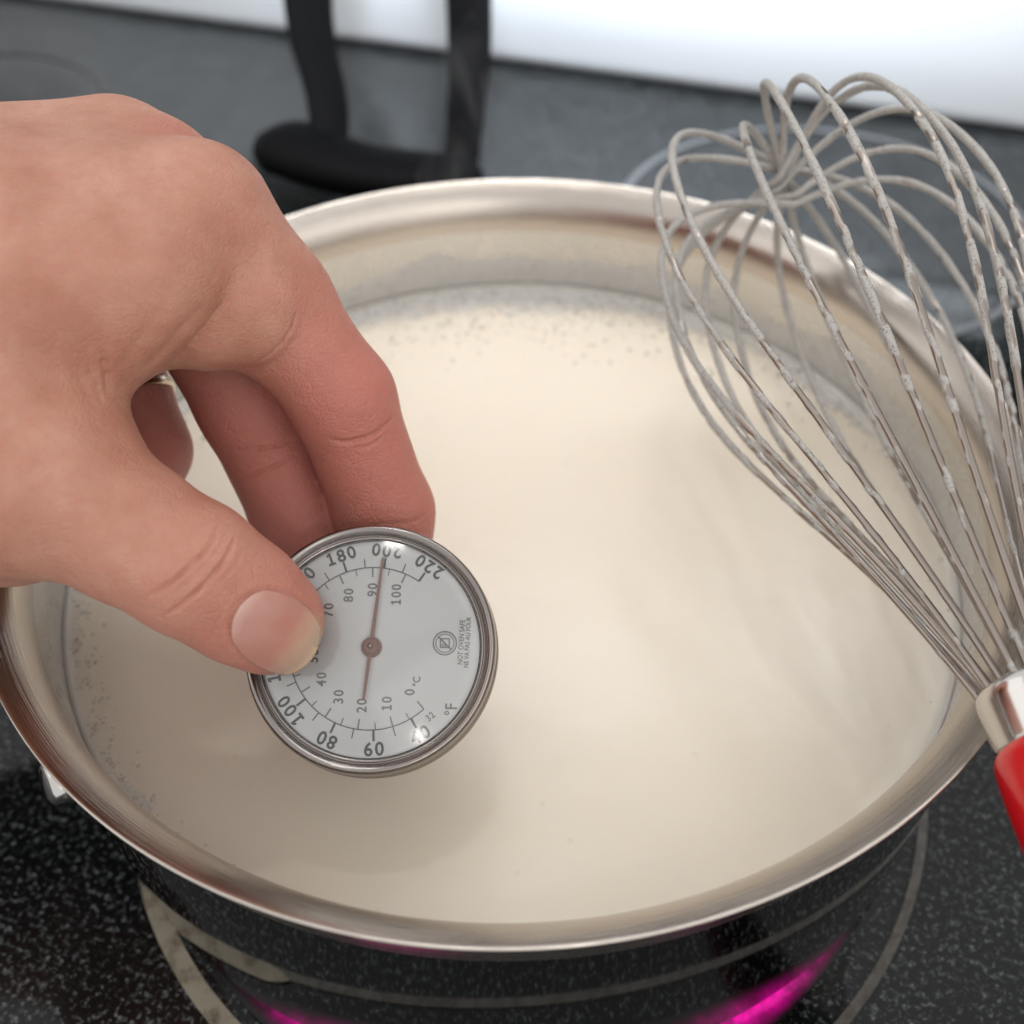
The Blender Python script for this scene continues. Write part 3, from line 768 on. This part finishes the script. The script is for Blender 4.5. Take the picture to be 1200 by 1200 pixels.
def mat_skin():
    t = NT('skin'); co = t.obj()
    rd = t.n('ShaderNodeAttribute', attribute_name='redness').outputs['Fac']; pl = t.n('ShaderNodeAttribute', attribute_name='pale').outputs['Fac']
    n1 = t.noise(co, 90, 4, .6); n2 = t.noise(co, 420, 3, .6)
    n1 = t.ramp(t.math('ADD', t.math('MULTIPLY', n1, .6), t.math('MULTIPLY', t.noise(co, 34, 3, .6), .4)), [(0.36, (0, 0, 0)), (0.64, (1, 1, 1))])
    base = t.mix(n1, (0.43, 0.188, 0.122, 1), (0.56, 0.295, 0.212, 1))
    c = t.mix(t.math('MULTIPLY', rd, .85), base, (0.50, 0.165, 0.130, 1))
    c = t.mix(t.ramp(n2, [(0.45, (0, 0, 0)), (0.72, (.45, .45, .45))]), c, (0.50, 0.195, 0.150, 1))
    c = t.mix(pl, c, (0.60, 0.39, 0.25, 1))
    # fine criss-cross skin lines, pores and slack folds
    wv = t.n('ShaderNodeVectorMath', {0: co, 1: (0, 0, 0)}, operation='ADD').outputs[0]
    vo = t.n('ShaderNodeTexVoronoi', {'Vector': t.scale(wv, (1.0, .45, .8)), 'Scale': 1500.0}, feature='DISTANCE_TO_EDGE').outputs['Distance']
    v2 = t.n('ShaderNodeTexVoronoi', {'Vector': t.scale(wv, (.5, 1.0, .7)), 'Scale': 620.0}, feature='DISTANCE_TO_EDGE').outputs['Distance']
    w1 = t.noise(t.scale(co, (1.0, .35, .7)), 1100, 3, .6)
    hh = t.math('ADD', t.math('MULTIPLY', t.ramp(vo, [(0, (0, 0, 0)), (.16, (1, 1, 1))]), .55), t.math('ADD', w1, t.math('MULTIPLY', t.ramp(v2, [(0, (0, 0, 0)), (.10, (1, 1, 1))]), .55)))
    b1 = t.bump(hh, .38, .00040)
    b2 = t.bump(t.noise(t.scale(co, (.5, 1.0, .8)), 260, 4, .6), .26, .0012, b1)
    return t.surf(t.bsdf(color=c, rough=t.math('ADD', .40, t.math('MULTIPLY', n2, .16)), spec=.42, normal=b2, sss=.28, sss_r=(1.0, .35, .18), sss_s=.003))
hand = link('hand', hme, mat_skin())
tag(hand, 'bare left hand pinching the dial thermometer between thumb and fingers', 'hand')
# thumb nail, a curved plate with a pale free edge
bvh2 = BVHTree.FromPolygons([Vector(v) for v in HV2], [tuple(p.vertices) for p in hme.polygons])
nu_, nv_ = 36, 28; V = []; H = []; ok = True
for i in range(nu_+1):
    for j in range(nv_+1):
        a_, b_ = 2*i/nu_-1, 2*j/nv_-1
        u_ = a_*math.sqrt(1-b_*b_/2*.92); v_ = b_*math.sqrt(1-a_*a_/2*.92)
        p = nail_px(u_, v_); d = Vector(at(*p, 1.0)-CAM).normalized(); h_ = bvh2.ray_cast(Vector(CAM), d)
        q = np.array(h_[0]) if h_[0] is not None else at(*p, .1800)
        n_ = np.array(h_[1]) if h_[0] is not None else -FW
        e_ = max(abs(a_), abs(b_))
        V.append(q); H.append((u_, e_))
V = np.array(V).reshape(nu_+1, nv_+1, 3)
for _ in range(14):
    Vs = V.copy(); Vs[1:-1, 1:-1] = .5*V[1:-1, 1:-1]+.125*(V[2:, 1:-1]+V[:-2, 1:-1]+V[1:-1, 2:]+V[1:-1, :-2]); V = Vs
V = V.reshape(-1, 3)
vd = np.array([(CAM-p)/np.linalg.norm(CAM-p) for p in V])
lift = np.array([.00022*(1-e**4)+.00010 for u, e in H])
V = V+vd*lift[:, None]
F = [(i*(nv_+1)+j, (i+1)*(nv_+1)+j, (i+1)*(nv_+1)+j+1, i*(nv_+1)+j+1) for i in range(nu_) for j in range(nv_)]
def mat_nail():
    t = NT('finger_nail'); e = t.n('ShaderNodeAttribute', attribute_name='length').outputs['Fac']
    n = t.noise(t.obj(), 500, 2)
    c = t.ramp(t.math('ADD', e, t.math('MULTIPLY', t.math('SUBTRACT', n, .5), .10)), [(0.0, (0.58, 0.35, 0.29)), (0.16, (0.48, 0.225, 0.18)), (0.60, (0.49, 0.215, 0.17)), (0.80, (0.57, 0.34, 0.24)), (0.97, (0.61, 0.42, 0.285))])
    return t.surf(t.bsdf(color=c, rough=.20, spec=.5, coat=.2, sss=.2, sss_r=(1, .4, .2), sss_s=.002))
nail = mesh('thumb_nail', V, F, mat_nail(), hand)
nail.data.attributes.new('length', 'FLOAT', 'POINT').data.foreach_set('value', [(u+1)/2 for u, e in H])
nm = nail.modifiers.new('thickness', 'SOLIDIFY'); nm.thickness = .0003; nm.offset = -1
# ring on the ring finger
ra, rb_ = CH['ring'][0][0], CH['ring'][1][0]
axr = (rb_-ra)/np.linalg.norm(rb_-ra); tt = .80
rc = ra+(rb_-ra)*tt; rr_ = (CH['ring'][0][1]*(1-tt)+CH['ring'][1][1]*tt)
x_ = np.cross(axr, FW); x_ /= np.linalg.norm(x_); y_ = np.cross(axr, x_)
ringo = lathe('finger_ring', [(rr_+.0000, -.0010), (rr_+.0006, -.0009), (rr_+.0008, 0), (rr_+.0006, .0009), (rr_, .0010), (rr_-.0004, 0)], 64, mat_plain('gold_ring_metal', (0.55, 0.47, 0.36), .2, 1.0), None, True)
ringo.matrix_world = frame(rc, x_, y_, axr)
tag(ringo, 'thin gold ring on the ring finger behind the thumb', 'ring')

# ------------------------------------------------------------------ steam rising behind the rim
def mat_steam():
    t = NT('steam'); co = t.obj()
    n = t.noise(t.scale(co, (1.0, 1.0, .35)), 75, 4, .6, 1.2)
    d = t.ramp(n, [(0.46, (0, 0, 0)), (0.72, (1, 1, 1))])
    v = t.n('ShaderNodeVolumePrincipled', {'Color': (0.95, 0.95, 0.96, 1), 'Density': t.math('MULTIPLY', d, 11.0), 'Anisotropy': .3})
    t.t.links.new(v.outputs[0], t.out.inputs['Volume']); return t.m
Pst = spline([at(520, 232, .330), at(528, 200, .328), at(545, 160, .326), at(549, 120, .325), at(541, 80, .324), at(548, 40, .323), at(556, 10, .322)], 40)
so = tube('steam', Pst, np.interp(np.linspace(0, 1, 40), [0, .06, .4, .75, 1], [.001, .011, .0095, .007, .001]), 20, mat_steam())
so['kind'] = 'stuff'; tag(so, 'thin wisp of steam rising over the back of the saucepan', 'steam')
